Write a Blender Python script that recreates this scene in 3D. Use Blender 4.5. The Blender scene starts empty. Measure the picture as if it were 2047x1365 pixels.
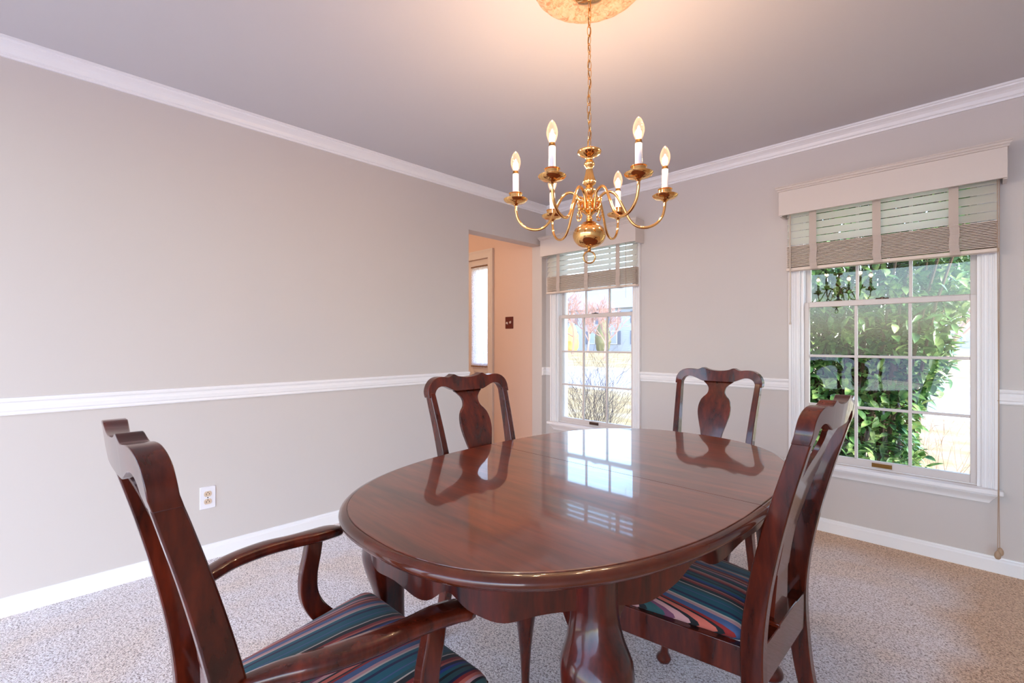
import bpy, math, random
import numpy as np
from mathutils import Vector, Matrix, noise

D = bpy.data
C = bpy.context.scene.collection
SC = bpy.context.scene
PI = math.pi

# ------------------------------------------------------------------ camera
F_PX = 936.5
YAW = math.radians(44.85)
cam_d = D.cameras.new('camera')
cam_d.sensor_width = 36.0
cam_d.lens = 36.0 * F_PX / 2047.0
cam_d.shift_y = 1.5 / 2047.0
cam_d.clip_start = 0.02
cam_d.clip_end = 600
cam = D.objects.new('camera', cam_d)
cam.location = (0, 0, 1.151)
cam.rotation_euler = (PI / 2, 0, YAW)
C.objects.link(cam)
SC.camera = cam

# ------------------------------------------------------------------ view
SC.view_settings.view_transform = 'Standard'
SC.view_settings.look = 'None'
SC.view_settings.gamma = 1.0
SC.view_settings.use_curve_mapping = False
SC.view_settings.exposure = 0.0
SC.cycles.max_bounces = 12
SC.cycles.diffuse_bounces = 6
SC.cycles.glossy_bounces = 6
SC.cycles.transmission_bounces = 8
SC.cycles.transparent_max_bounces = 24
SC.cycles.use_denoising = True
SC.cycles.sample_clamp_indirect = 6.0

# ------------------------------------------------------------------ sky, sun
world = D.worlds.new('world')
SC.world = world
world.use_nodes = True
wn = world.node_tree
wn.nodes.clear()
w_out = wn.nodes.new('ShaderNodeOutputWorld')
w_bg = wn.nodes.new('ShaderNodeBackground')
w_sky = wn.nodes.new('ShaderNodeTexSky')
w_sky.sky_type = 'NISHITA'
w_sky.sun_disc = False
w_sky.sun_elevation = math.radians(38)
w_sky.sun_rotation = math.radians(95)
w_sky.air_density = 1.0
w_sky.dust_density = 1.6
w_sky.ozone_density = 1.0
w_bg.inputs['Strength'].default_value = 1.35
wn.links.new(w_sky.outputs[0], w_bg.inputs[0])
wn.links.new(w_bg.outputs[0], w_out.inputs[0])

sun_d = D.lights.new('sun', 'SUN')
sun_d.energy = 3.1
sun_d.angle = math.radians(0.6)
sun_d.color = (1.0, 0.94, 0.84)
sun = D.objects.new('sun', sun_d)
sun.rotation_euler = Vector((0.80, -0.07, 0.60)).to_track_quat('Z', 'Y').to_euler()
C.objects.link(sun)

BULB_W = 6.5          # watts of each candle bulb's point light
FOYER_W = 30.0
FAMILY_W = 60.0

# ------------------------------------------------------------------ materials
def mat(name, col, rough=0.5, metal=0.0, coat=0.0, coat_rough=0.03, spec=0.5, sheen=0.0):
    m = D.materials.new(name)
    m.use_nodes = True
    b = m.node_tree.nodes['Principled BSDF']
    b.inputs['Base Color'].default_value = (*col, 1)
    b.inputs['Roughness'].default_value = rough
    b.inputs['Metallic'].default_value = metal
    b.inputs['Coat Weight'].default_value = coat
    b.inputs['Coat Roughness'].default_value = coat_rough
    b.inputs['Specular IOR Level'].default_value = spec
    b.inputs['Sheen Weight'].default_value = sheen
    return m

def srgb(r, g, b):
    f = lambda c: (c / 255) / 12.92 if c / 255 <= 0.04045 else ((c / 255 + 0.055) / 1.055) ** 2.4
    return (f(r), f(g), f(b))

def N(m, t):
    return m.node_tree.nodes.new(t)

def L(m, a, b):
    m.node_tree.links.new(a, b)

def bsdf(m):
    return m.node_tree.nodes['Principled BSDF']

def coords(m, scale=(1, 1, 1), kind='Object', rot=(0, 0, 0)):
    tc = N(m, 'ShaderNodeTexCoord')
    mp = N(m, 'ShaderNodeMapping')
    mp.inputs['Scale'].default_value = scale
    mp.inputs['Rotation'].default_value = rot
    L(m, tc.outputs[kind], mp.inputs[0])
    return mp.outputs[0]

def noise_tex(m, vec, scale, detail=4, rough=0.5, dist=0.0):
    n = N(m, 'ShaderNodeTexNoise')
    n.inputs['Scale'].default_value = scale
    n.inputs['Detail'].default_value = detail
    n.inputs['Roughness'].default_value = rough
    n.inputs['Distortion'].default_value = dist
    L(m, vec, n.inputs['Vector'])
    return n.outputs['Fac']

def ramp(m, fac, stops, interp='LINEAR'):
    r = N(m, 'ShaderNodeValToRGB')
    cr = r.color_ramp
    cr.interpolation = interp
    while len(cr.elements) < len(stops):
        cr.elements.new(0.5)
    for e, (p, c) in zip(cr.elements, stops):
        e.position = p
        e.color = (*c, 1)
    L(m, fac, r.inputs[0])
    return r.outputs[0]

def bump(m, height, strength, dist=0.01):
    b = N(m, 'ShaderNodeBump')
    b.inputs['Strength'].default_value = strength
    b.inputs['Distance'].default_value = dist
    L(m, height, b.inputs['Height'])
    L(m, b.outputs[0], bsdf(m).inputs['Normal'])
    return b

def wood(name, dark, light, scale, rough, coat, axis_scale=(1, 1, 1), bumpy=0.0, crough=0.04):
    m = mat(name, dark, rough, coat=coat, coat_rough=crough)
    v = coords(m, axis_scale)
    n1 = noise_tex(m, v, scale, 5, 0.6, 0.6)
    n2 = noise_tex(m, v, scale * 5, 3, 0.5)
    mx = N(m, 'ShaderNodeMath'); mx.operation = 'MULTIPLY_ADD'
    mx.inputs[1].default_value = 0.35
    L(m, n2, mx.inputs[0]); L(m, n1, mx.inputs[2])
    c = ramp(m, mx.outputs[0], [(0.42, dark), (0.85, light)])
    L(m, c, bsdf(m).inputs['Base Color'])
    if bumpy:
        bump(m, n2, bumpy, 0.0006)
    return m

M = {}
# painted walls: faint roller texture
def paint(name, col, rough=0.55):
    m = mat(name, col, rough, spec=0.35)
    v = coords(m)
    n = noise_tex(m, v, 380, 2)
    bump(m, n, 0.06, 0.001)
    return m
M['wall'] = paint('wall_paint', srgb(206, 199, 195))
M['foyer'] = paint('foyer_paint', srgb(218, 192, 178))
M['ceiling'] = paint('ceiling_paint', srgb(205, 202, 204), 0.7)
M['trim'] = mat('white_trim_paint', srgb(240, 239, 240), 0.32)
M['sash'] = mat('sash_paint', srgb(214, 206, 202), 0.35)
M['stack'] = mat('blind_slat_edge', srgb(224, 208, 194), 0.45)
M['valance'] = mat('beige_valance', srgb(214, 204, 197), 0.45)
M['slat'] = mat('blind_slat', srgb(232, 226, 218), 0.4)
M['tape'] = mat('blind_tape', srgb(226, 212, 202), 0.8)
M['wand'] = mat('blind_wand', srgb(196, 180, 165), 0.35)
M['cord'] = mat('blind_cord', srgb(176, 150, 128), 0.8)
M['tassel'] = mat('wood_tassel', srgb(176, 148, 122), 0.5)
M['wood'] = wood('mahogany_wood', srgb(16, 4, 3), srgb(100, 33, 15), 5, 0.27, 0.6, (3, 3, 0.7), 0.06, 0.06)
M['table_wood'] = wood('table_top_wood', srgb(56, 17, 10), srgb(122, 52, 28), 3.2, 0.30, 1.0, (0.6, 5, 5), 0.0, 0.035)
M['table_edge'] = wood('table_edge_wood', srgb(44, 13, 7), srgb(96, 38, 16), 4, 0.25, 0.8, (1, 1, 1), 0.0, 0.06)
M['table_leg'] = wood('table_leg_wood', srgb(12, 3, 3), srgb(88, 24, 10), 6, 0.28, 0.6, (4, 4, 0.8), 0.1, 0.08)
M['brass'] = mat('polished_brass', srgb(240, 188, 118), 0.09, 1.0)
for _w in ('wood', 'table_leg', 'table_edge'): M[_w].node_tree.nodes['Principled BSDF'].inputs['Specular IOR Level'].default_value = 0.25
M['brass_dull'] = mat('aged_brass', srgb(150, 110, 60), 0.3, 1.0)
M['pewter'] = mat('sash_hardware', srgb(92, 74, 66), 0.35, 0.8)
M['sleeve'] = mat('candle_sleeve', srgb(222, 222, 232), 0.4)
M['plate_white'] = mat('outlet_plate', srgb(232, 230, 236), 0.3)
M['outlet'] = mat('outlet_face', srgb(214, 190, 166), 0.4)
M['slot'] = mat('dark_slot', srgb(40, 26, 18), 0.6)
M['switch_plate'] = mat('brown_plate', srgb(92, 28, 22), 0.35)
M['toggle'] = mat('toggle', srgb(228, 214, 206), 0.4)
M['dark_gap'] = mat('dark_felt', srgb(20, 12, 10), 0.9)

def translucent(m, w, col):
    t_ = N(m, 'ShaderNodeBsdfTranslucent'); t_.inputs[0].default_value = (*col, 1)
    x_ = N(m, 'ShaderNodeMixShader'); x_.inputs[0].default_value = w
    L(m, bsdf(m).outputs[0], x_.inputs[1]); L(m, t_.outputs[0], x_.inputs[2])
    L(m, x_.outputs[0], m.node_tree.nodes['Material Output'].inputs[0])
translucent(M['slat'], 0.6, (0.92, 0.94, 0.9))
translucent(M['tape'], 0.4, (0.8, 0.74, 0.68))
# medallion plaster
m = M['medallion'] = mat('plaster_medallion', srgb(240, 206, 172), 0.65)
v = coords(m)
n = noise_tex(m, v, 46, 5, 0.65, 1.2)
L(m, ramp(m, n, [(0.36, srgb(186, 134, 100)), (0.5, srgb(222, 178, 144)), (0.7, srgb(234, 200, 172))]), bsdf(m).inputs['Base Color'])
bump(m, n, 0.7, 0.006)

# window glass: clear sheet with a fresnel reflection
m = M['glass'] = D.materials.new('window_glass')
m.use_nodes = True
m.node_tree.nodes.clear()
o = N(m, 'ShaderNodeOutputMaterial'); mixs = N(m, 'ShaderNodeMixShader')
tr = N(m, 'ShaderNodeBsdfTransparent'); gl = N(m, 'ShaderNodeBsdfGlossy')
gl.inputs['Roughness'].default_value = 0.0
tr.inputs[0].default_value = (0.97, 0.99, 0.99, 1)
fr = N(m, 'ShaderNodeFresnel')
geo = N(m, 'ShaderNodeNewGeometry'); ior = N(m, 'ShaderNodeMapRange')      # the same sheet reflection from either side
ior.inputs[3].default_value = 1.5; ior.inputs[4].default_value = 1 / 1.5
L(m, geo.outputs['Backfacing'], ior.inputs[0]); L(m, ior.outputs[0], fr.inputs[0])
L(m, fr.outputs[0], mixs.inputs[0]); L(m, tr.outputs[0], mixs.inputs[1]); L(m, gl.outputs[0], mixs.inputs[2])
L(m, mixs.outputs[0], o.inputs[0])

# bulb envelope: clear glass, glowing warm
m = M['bulb'] = D.materials.new('bulb_glass')
m.use_nodes = True
m.node_tree.nodes.clear()
o = N(m, 'ShaderNodeOutputMaterial'); add = N(m, 'ShaderNodeAddShader'); mixs = N(m, 'ShaderNodeMixShader')
tr = N(m, 'ShaderNodeBsdfTransparent'); tr.inputs[0].default_value = (1, 0.93, 0.85, 1)
gl = N(m, 'ShaderNodeBsdfGlossy'); gl.inputs['Roughness'].default_value = 0.03
em = N(m, 'ShaderNodeEmission'); em.inputs[0].default_value = (1.0, 0.50, 0.26, 1)
lw = N(m, 'ShaderNodeLayerWeight'); lw.inputs[0].default_value = 0.55
mu = N(m, 'ShaderNodeMath'); mu.operation = 'MULTIPLY_ADD'; mu.inputs[1].default_value = 0.75; mu.inputs[2].default_value = 0.28
L(m, lw.outputs['Facing'], mu.inputs[0]); L(m, mu.outputs[0], em.inputs[1])
mixs.inputs[0].default_value = 0.10
L(m, tr.outputs[0], mixs.inputs[1]); L(m, gl.outputs[0], mixs.inputs[2])
L(m, mixs.outputs[0], add.inputs[0]); L(m, em.outputs[0], add.inputs[1]); L(m, add.outputs[0], o.inputs[0])
m = M['filament'] = mat('filament', (1, 0.8, 0.5))
bsdf(m).inputs['Emission Color'].default_value = (1.0, 0.72, 0.42, 1)
bsdf(m).inputs['Emission Strength'].default_value = 14.0

# carpet: cut pile, brushed at right, warm shade painted in by the windows
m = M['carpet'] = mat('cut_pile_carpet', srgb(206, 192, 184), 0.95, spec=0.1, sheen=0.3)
v = coords(m)
vor = N(m, 'ShaderNodeTexVoronoi'); vor.inputs['Scale'].default_value = 120
dn = N(m, 'ShaderNodeTexNoise'); dn.inputs['Scale'].default_value = 60; dn.inputs['Detail'].default_value = 3
L(m, v, dn.inputs['Vector'])
va = N(m, 'ShaderNodeVectorMath'); va.operation = 'MULTIPLY_ADD'
va.inputs[1].default_value = (0.03, 0.03, 0.03)
L(m, dn.outputs['Color'], va.inputs[0]); L(m, v, va.inputs[2])
L(m, va.outputs[0], vor.inputs['Vector'])
n2 = noise_tex(m, v, 150, 3, 0.7, 0.6)
n3 = noise_tex(m, v, 1.6, 3, 0.55, 0.5)
fine = ramp(m, n2, [(0.36, srgb(136, 120, 114)), (0.50, srgb(240, 232, 232)), (0.62, srgb(255, 253, 255))])
tone = ramp(m, n3, [(0.40, (1.0, 0.90, 0.80)), (0.58, (1.02, 1.0, 1.0))])
mxc = N(m, 'ShaderNodeMix'); mxc.data_type = 'RGBA'; mxc.blend_type = 'MULTIPLY'; mxc.inputs[0].default_value = 1.0
L(m, fine, mxc.inputs[6]); L(m, tone, mxc.inputs[7])
# warm shade under the windows painted in as tan; pile brushed otherwise at right
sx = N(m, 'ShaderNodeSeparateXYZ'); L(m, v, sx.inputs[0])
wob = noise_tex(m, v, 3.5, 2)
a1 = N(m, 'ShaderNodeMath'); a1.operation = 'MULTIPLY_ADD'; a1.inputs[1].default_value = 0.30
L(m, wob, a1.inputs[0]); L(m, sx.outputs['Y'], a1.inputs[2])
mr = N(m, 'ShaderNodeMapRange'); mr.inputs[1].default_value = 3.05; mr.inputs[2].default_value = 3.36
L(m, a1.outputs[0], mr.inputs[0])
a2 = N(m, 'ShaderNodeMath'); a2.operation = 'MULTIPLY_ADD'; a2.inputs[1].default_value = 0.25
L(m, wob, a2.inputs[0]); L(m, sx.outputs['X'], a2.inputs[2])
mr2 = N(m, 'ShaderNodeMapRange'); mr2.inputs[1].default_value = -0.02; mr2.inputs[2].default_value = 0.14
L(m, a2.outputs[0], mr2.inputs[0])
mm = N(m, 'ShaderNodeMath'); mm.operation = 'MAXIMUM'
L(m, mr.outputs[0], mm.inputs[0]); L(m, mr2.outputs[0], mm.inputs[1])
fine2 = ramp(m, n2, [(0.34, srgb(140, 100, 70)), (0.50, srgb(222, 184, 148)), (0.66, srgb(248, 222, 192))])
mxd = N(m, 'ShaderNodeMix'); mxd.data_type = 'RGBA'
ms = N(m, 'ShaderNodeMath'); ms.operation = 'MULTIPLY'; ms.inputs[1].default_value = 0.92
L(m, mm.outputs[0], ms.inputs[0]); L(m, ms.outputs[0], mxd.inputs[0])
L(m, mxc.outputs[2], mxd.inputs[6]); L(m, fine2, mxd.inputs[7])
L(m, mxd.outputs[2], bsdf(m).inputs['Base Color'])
hb = N(m, 'ShaderNodeMath'); hb.operation = 'MULTIPLY_ADD'; hb.inputs[1].default_value = -0.7
L(m, vor.outputs['Distance'], hb.inputs[0]); L(m, n2, hb.inputs[2])
bump(m, hb.outputs[0], 0.7, 0.007)

# striped upholstery
m = M['stripe'] = mat('striped_upholstery', (0.1, 0.1, 0.1), 0.8, sheen=0.2)
v = coords(m)
sx = N(m, 'ShaderNodeSeparateXYZ'); L(m, v, sx.inputs[0])
mu = N(m, 'ShaderNodeMath'); mu.operation = 'MULTIPLY_ADD'; mu.inputs[1].default_value = 4.5; mu.inputs[2].default_value = 5.10
L(m, sx.outputs['X'], mu.inputs[0])
frc = N(m, 'ShaderNodeMath'); frc.operation = 'FRACT'; L(m, mu.outputs[0], frc.inputs[0])
K = dict(n=srgb(14, 18, 62), k=srgb(12, 12, 16), r=srgb(150, 30, 26), s=srgb(204, 100, 82), p=srgb(196, 142, 140), t=srgb(12, 92, 108),
         g=srgb(36, 76, 78), w=srgb(206, 186, 172), b=srgb(72, 92, 132), u=srgb(30, 60, 140), m=srgb(112, 58, 84))
seq = [(0, 'g'), (.045, 'n'), (.07, 'r'), (.10, 's'), (.13, 'p'), (.155, 'k'), (.175, 'g'), (.215, 'm'), (.24, 'p'), (.275, 'k'), (.295, 's'), (.335, 'k'),
       (.35, 'r'), (.375, 'b'), (.43, 'p'), (.465, 'w'), (.485, 't'), (.53, 'n'), (.56, 't'), (.64, 'b'), (.655, 't'), (.70, 'g'), (.74, 'w'), (.755, 'k'),
       (.81, 'r'), (.85, 's'), (.875, 'n'), (.91, 'u'), (.94, 't'), (.975, 'k')]
L(m, ramp(m, frc.outputs[0], [(p, K[c]) for p, c in seq], 'CONSTANT'), bsdf(m).inputs['Base Color'])
wv = N(m, 'ShaderNodeTexWave'); wv.wave_type = 'BANDS'; wv.bands_direction = 'Y'; wv.inputs['Scale'].default_value = 160
L(m, v, wv.inputs['Vector'])
bump(m, wv.outputs['Fac'], 0.25, 0.0006)

# lace curtain
m = M['lace'] = D.materials.new('lace')
m.use_nodes = True
b = bsdf(m)
b.inputs['Roughness'].default_value = 0.9
b.inputs['Base Color'].default_value = (*srgb(240, 236, 230), 1)
b.inputs['Transmission Weight'].default_value = 0.0
v = coords(m, (1, 1, 1))
n = noise_tex(m, v, 110, 3, 0.6, 1.0)
tl = N(m, 'ShaderNodeBsdfTranslucent'); tl.inputs[0].default_value = (0.95, 0.95, 1, 1)
tp = N(m, 'ShaderNodeBsdfTransparent')
mx1 = N(m, 'ShaderNodeMixShader'); mx1.inputs[0].default_value = 0.85
L(m, b.outputs[0], mx1.inputs[1]); L(m, tl.outputs[0], mx1.inputs[2])
mx2 = N(m, 'ShaderNodeMixShader')
al = N(m, 'ShaderNodeMapRange'); al.inputs[1].default_value = 0.46; al.inputs[2].default_value = 0.54
al.inputs[3].default_value = 0.62; al.inputs[4].default_value = 0.97
L(m, n, al.inputs[0]); L(m, al.outputs[0], mx2.inputs[0])
L(m, tp.outputs[0], mx2.inputs[1]); L(m, mx1.outputs[0], mx2.inputs[2])
L(m, mx2.outputs[0], m.node_tree.nodes['Material Output'].inputs[0])

# outdoors
m = M['lawn'] = mat('winter_lawn', srgb(206, 186, 140), 0.9, spec=0.1)
v = coords(m)
n = noise_tex(m, v, 1.2, 6, 0.7)
L(m, ramp(m, n, [(0.3, srgb(132, 112, 78)), (0.5, srgb(164, 146, 110)), (0.7, srgb(180, 168, 144))]), bsdf(m).inputs['Base Color'])
M['asphalt'] = mat('street', srgb(166, 165, 176), 0.8)
M['concrete'] = mat('kerb_concrete', srgb(184, 178, 168), 0.8)
m = M['leaf'] = mat('laurel_leaf', srgb(70, 112, 60), 0.28)
v = coords(m)
n = noise_tex(m, v, 9, 2)
L(m, ramp(m, n, [(0.3, srgb(36, 74, 54)), (0.5, srgb(92, 136, 76)), (0.70, srgb(176, 200, 126))]), bsdf(m).inputs['Base Color'])
bsdf(m).inputs['Subsurface Weight'].default_value = 0.0
M['twig'] = mat('bare_twig', srgb(112, 104, 112), 0.8)
M['twig_red'] = mat('reddish_twig', srgb(160, 128, 120), 0.8)
M['bark'] = mat('bark', srgb(96, 78, 64), 0.9)
M['siding'] = mat('pale_siding', srgb(166, 174, 190), 0.7)
M['roof'] = mat('grey_shingles', srgb(132, 138, 150), 0.8)
M['shutter'] = mat('shutter', srgb(104, 112, 132), 0.6)
M['far_glass'] = mat('house_window', srgb(150, 166, 190), 0.15)
m = M['evergreen'] = mat('evergreen', srgb(110, 110, 84), 0.8)
m = M['gold_shrub'] = mat('golden_shrub', srgb(214, 168, 100), 0.8)

# ------------------------------------------------------------------ mesh helpers
class MB:
    def __init__(s):
        s.v = []; s.f = []; s.smooth = []
    def add(s, verts, faces, smooth=False):
        o = len(s.v)
        s.v += [tuple(p) for p in verts]
        s.f += [tuple(i + o for i in f) for f in faces]
        s.smooth += [smooth] * len(faces)
        return s
    def box(s, x0, x1, y0, y1, z0, z1):
        v = [(x, y, z) for x in (x0, x1) for y in (y0, y1) for z in (z0, z1)]
        f = [(0, 1, 3, 2), (4, 6, 7, 5), (0, 4, 5, 1), (2, 3, 7, 6), (0, 2, 6, 4), (1, 5, 7, 3)]
        return s.add(v, f)
    def obox(s, c, ux, uy, uz, hx, hy, hz):
        c = Vector(c); ux = Vector(ux); uy = Vector(uy); uz = Vector(uz)
        v = [c + ux * a * hx + uy * b * hy + uz * d * hz for a in (-1, 1) for b in (-1, 1) for d in (-1, 1)]
        f = [(0, 1, 3, 2), (4, 6, 7, 5), (0, 4, 5, 1), (2, 3, 7, 6), (0, 2, 6, 4), (1, 5, 7, 3)]
        return s.add(v, f)
    def rings(s, rings, closed=True, cap=True, smooth=True):
        n = len(rings[0]); v = []; f = []
        for r in rings: v += list(r)
        for i in range(len(rings) - 1):
            rng = range(n) if closed else range(n - 1)
            for j in rng:
                k = (j + 1) % n
                f.append((i * n + j, i * n + k, (i + 1) * n + k, (i + 1) * n + j))
        if cap:
            f.append(tuple(reversed(range(n))))
            f.append(tuple((len(rings) - 1) * n + j for j in range(n)))
        return s.add(v, f, smooth)
    def lathe(s, prof, c=(0, 0, 0), seg=32, flute=0, fz=None, famp=0.0):
        R = []
        for r, z in prof:
            ring = []
            for k in range(seg):
                a = 2 * PI * k / seg
                rr = max(r, 1e-5)
                if flute and fz[0] < z < fz[1]:
                    rr *= 1 + famp * (abs(math.cos(flute * a / 2)) - 0.5)
                ring.append((c[0] + rr * math.cos(a), c[1] + rr * math.sin(a), c[2] + z))
            R.append(ring)
        return s.rings(R)
    def tube(s, path, rad, seg=10, cap=True):
        P = [Vector(p) for p in path]
        if not hasattr(rad, '__len__'): rad = [rad] * len(P)
        R = []; up = None
        for i, p in enumerate(P):
            t = (P[min(i + 1, len(P) - 1)] - P[max(i - 1, 0)]).normalized()
            if up is None:
                up = Vector((0, 0, 1)) if abs(t.z) < 0.9 else Vector((1, 0, 0))
            n = (up - t * up.dot(t))
            if n.length < 1e-6: n = t.orthogonal()
            n.normalize(); b = t.cross(n); up = n
            R.append([p + (n * math.cos(2 * PI * k / seg) + b * math.sin(2 * PI * k / seg)) * rad[i] for k in range(seg)])
        return s.rings(R, cap=cap)
    def loft4(s, secs, smooth=True):
        return s.rings(secs, smooth=smooth)
    def prism(s, poly, y0, y1):      # poly in (x, z), extruded along y
        n = len(poly)
        v = [(x, y0, z) for x, z in poly] + [(x, y1, z) for x, z in poly]
        f = [tuple(range(n)), tuple(reversed(range(n, 2 * n)))] + [(i, i + n, (i + 1) % n + n, (i + 1) % n) for i in range(n)]
        return s.add(v, f)
    def build(s, name, material, parent=None, bevel=0.0, angle=35, seg=2):
        me = D.meshes.new(name)
        me.from_pydata(s.v, [], s.f)
        me.validate()
        import bmesh
        bm = bmesh.new(); bm.from_mesh(me)
        bmesh.ops.recalc_face_normals(bm, faces=bm.faces)
        bm.to_mesh(me); bm.free()
        if any(s.smooth):
            me.shade_smooth()
            me.set_sharp_from_angle(angle=math.radians(angle))
        me.materials.append(material)
        o = D.objects.new(name, me)
        C.objects.link(o)
        if parent: o.parent = parent
        if bevel:
            b = o.modifiers.new('bevel', 'BEVEL')
            b.width = bevel; b.segments = seg; b.limit_method = 'ANGLE'; b.angle_limit = math.radians(40)
            b.harden_normals = False
            if not any(s.smooth):
                me.shade_smooth(); me.set_sharp_from_angle(angle=math.radians(50))
        return o

def tag(o, label=None, cat=None, group=None, kind=None):
    if label: o['label'] = label
    if cat: o['category'] = cat
    if group: o['group'] = group
    if kind: o['kind'] = kind
    return o

def empty(name, loc=(0, 0, 0), rz=0):
    o = D.objects.new(name, None)
    C.objects.link(o)
    o.location = loc; o.rotation_euler = (0, 0, rz); o.empty_display_size = 0.1
    return o

def children(o):
    return [c for c in D.objects if c.parent == o]

def copy_tree(o, parent=None):
    c = o.copy(); C.objects.link(c); c.parent = parent
    for ch in children(o):
        copy_tree(ch, c)
    return c

def spline(pts, n):
    """Catmull-Rom through rows of numbers, n samples."""
    P = np.array(pts, float); m = len(P); out = []
    for k in range(n):
        t = k / (n - 1) * (m - 1); i = min(int(t), m - 2); u = t - i
        p0 = P[max(i - 1, 0)]; p1 = P[i]; p2 = P[i + 1]; p3 = P[min(i + 2, m - 1)]
        out.append(0.5 * ((2 * p1) + (-p0 + p2) * u + (2 * p0 - 5 * p1 + 4 * p2 - p3) * u * u + (-p0 + 3 * p1 - 3 * p2 + p3) * u ** 3))
    return out

def lerp_table(tab, z):
    """smooth-ish interpolation of a table [(z, a, b, ...)]"""
    zs = [r[0] for r in tab]
    res = []
    for j in range(1, len(tab[0])):
        res.append(float(np.interp(z, zs, [r[j] for r in tab])))
    return res

# ------------------------------------------------------------------ room shell
XL = -2.87          # left wall face
YW = 3.337          # window wall face
CH = 2.405          # ceiling height
FZ = 0.012          # top of the carpet
XR = 2.6
YB = -2.4
HEAD = 2.047
OPEN_Y0, OPEN_Y1 = 2.397, 3.277
WIN = [(-2.342, 'window_1'), (-0.386, 'window_2')]
OW = 0.398; WZ0 = 0.425; WZ1 = 2.03

def struct(name, mb, m, **k):
    return tag(mb.build(name, m, **k), kind='structure')

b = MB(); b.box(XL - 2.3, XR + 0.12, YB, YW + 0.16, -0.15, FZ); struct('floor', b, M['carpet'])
b = MB(); b.box(XL - 2.3, XR + 0.12, YB, YW + 0.3, CH, CH + 0.15); struct('ceiling', b, M['ceiling'])
b = MB()
b.box(XL - 0.12, XL, YB, OPEN_Y0, FZ, CH)
b.box(XL - 0.12, XL, OPEN_Y1, YW, FZ, CH)
b.box(XL - 0.12, XL, OPEN_Y0, OPEN_Y1, HEAD, CH)
struct('wall_left', b, M['wall'])
b = MB()
xs = [XL]
for wc, _ in WIN: xs += [wc - OW, wc + OW]
xs.append(XR)
for i in range(0, len(xs), 2): b.box(xs[i], xs[i + 1], YW, YW + 0.16, -0.15, CH)
for wc, _ in WIN:
    b.box(wc - OW, wc + OW, YW, YW + 0.16, -0.15, WZ0)
    b.box(wc - OW, wc + OW, YW, YW + 0.16, WZ1, CH)
struct('wall_window', b, M['wall'])
b = MB(); b.box(XR, XR + 0.12, YB, YW, FZ, CH); struct('wall_right', b, M['wall'])

# foyer beyond the opening
SLX0, SLX1, SLZ0, SLZ1 = -3.955, -3.685, 0.925, 1.945      # sidelight glass
DX0, DX1, DZ1 = -4.78, -3.667, 2.05
b = MB()
b.box(DX1, XL, YW, YW + 0.16, -0.15, CH)
b.box(XL - 2.3, DX0, YW, YW + 0.16, -0.15, CH)
b.box(DX0, DX1, YW, YW + 0.16, DZ1, CH)
struct('wall_foyer_front', b, M['foyer'])
b = MB(); b.box(XL - 2.42, XL - 2.3, 0.4, YW + 0.16, FZ, CH); struct('wall_foyer_left', b, M['foyer'])
b = MB(); b.box(XL - 2.3, XL - 0.12, 0.4, 0.52, FZ, CH); struct('wall_foyer_back', b, M['foyer'])
b = MB()   # foyer-side skin of the left wall
b.box(XL - 0.126, XL - 0.12, 0.52, OPEN_Y0, FZ, CH)
struct('wall_foyer_right', b, M['foyer'])

# front door with a lace-curtained sidelight
door = tag(empty('door_1', (0, 0, 0)), kind='structure')
b = MB()
yd = YW + 0.03
b.box(SLX1 + 0.0, DX1, yd, yd + 0.05, FZ, DZ1)
b.box(SLX0 - 0.03, SLX0, yd, yd + 0.05, FZ, DZ1)
b.box(SLX0, SLX1, yd, yd + 0.05, SLZ1, DZ1)
b.box(SLX0, SLX1, yd, yd + 0.05, FZ, SLZ0)
for (x0, x1, z0, z1) in [(SLX0 + 0.02, SLX1 - 0.02, 0.25, 0.84)]:
    for (p0, p1, q0, q1) in [(x0, x1, z1 - 0.012, z1), (x0, x1, z0, z0 + 0.012), (x0, x0 + 0.012, z0, z1), (x1 - 0.012, x1, z0, z1)]:
        b.box(p0, p1, yd - 0.008, yd, q0, q1)
b.build('sidelight_frame', M['foyer_trim'] if 'foyer_trim' in M else M['sash'], door, bevel=0.002)
b = MB(); b.box(DX0, SLX0 - 0.03, yd, yd + 0.05, FZ, DZ1)
for x0 in (DX0 + 0.12, DX0 + 0.45):
    for z0, z1 in ((0.2, 0.85), (0.98, 1.9)):
        b.box(x0, x0 + 0.26, yd - 0.008, yd, z0, z1)
b.build('door_leaf', M['sash'], door, bevel=0.003)
b = MB(); b.box(SLX0, SLX1, yd + 0.02, yd + 0.024, SLZ0, SLZ1); b.build('glass_pane', M['glass'], door)
b = MB()    # casing
cprof = [(0, -0.001), (0, -0.014), (0.012, -0.016), (0.045, -0.014), (0.060, -0.019), (0.070, -0.026), (0.085, -0.026), (0.085, -0.001)]
R = [[(DX1 - 0.002 + a_, YW + y_, FZ) for a_, y_ in cprof], [(DX1 - 0.002 + a_, YW + y_, 2.048 + a_) for a_, y_ in cprof],
     [(DX0 + 0.002 - a_, YW + y_, 2.048 + a_) for a_, y_ in cprof], [(DX0 + 0.002 - a_, YW + y_, FZ) for a_, y_ in cprof]]
b.rings(R, smooth=False)
b.build('casing', M['sash'], door)

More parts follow.
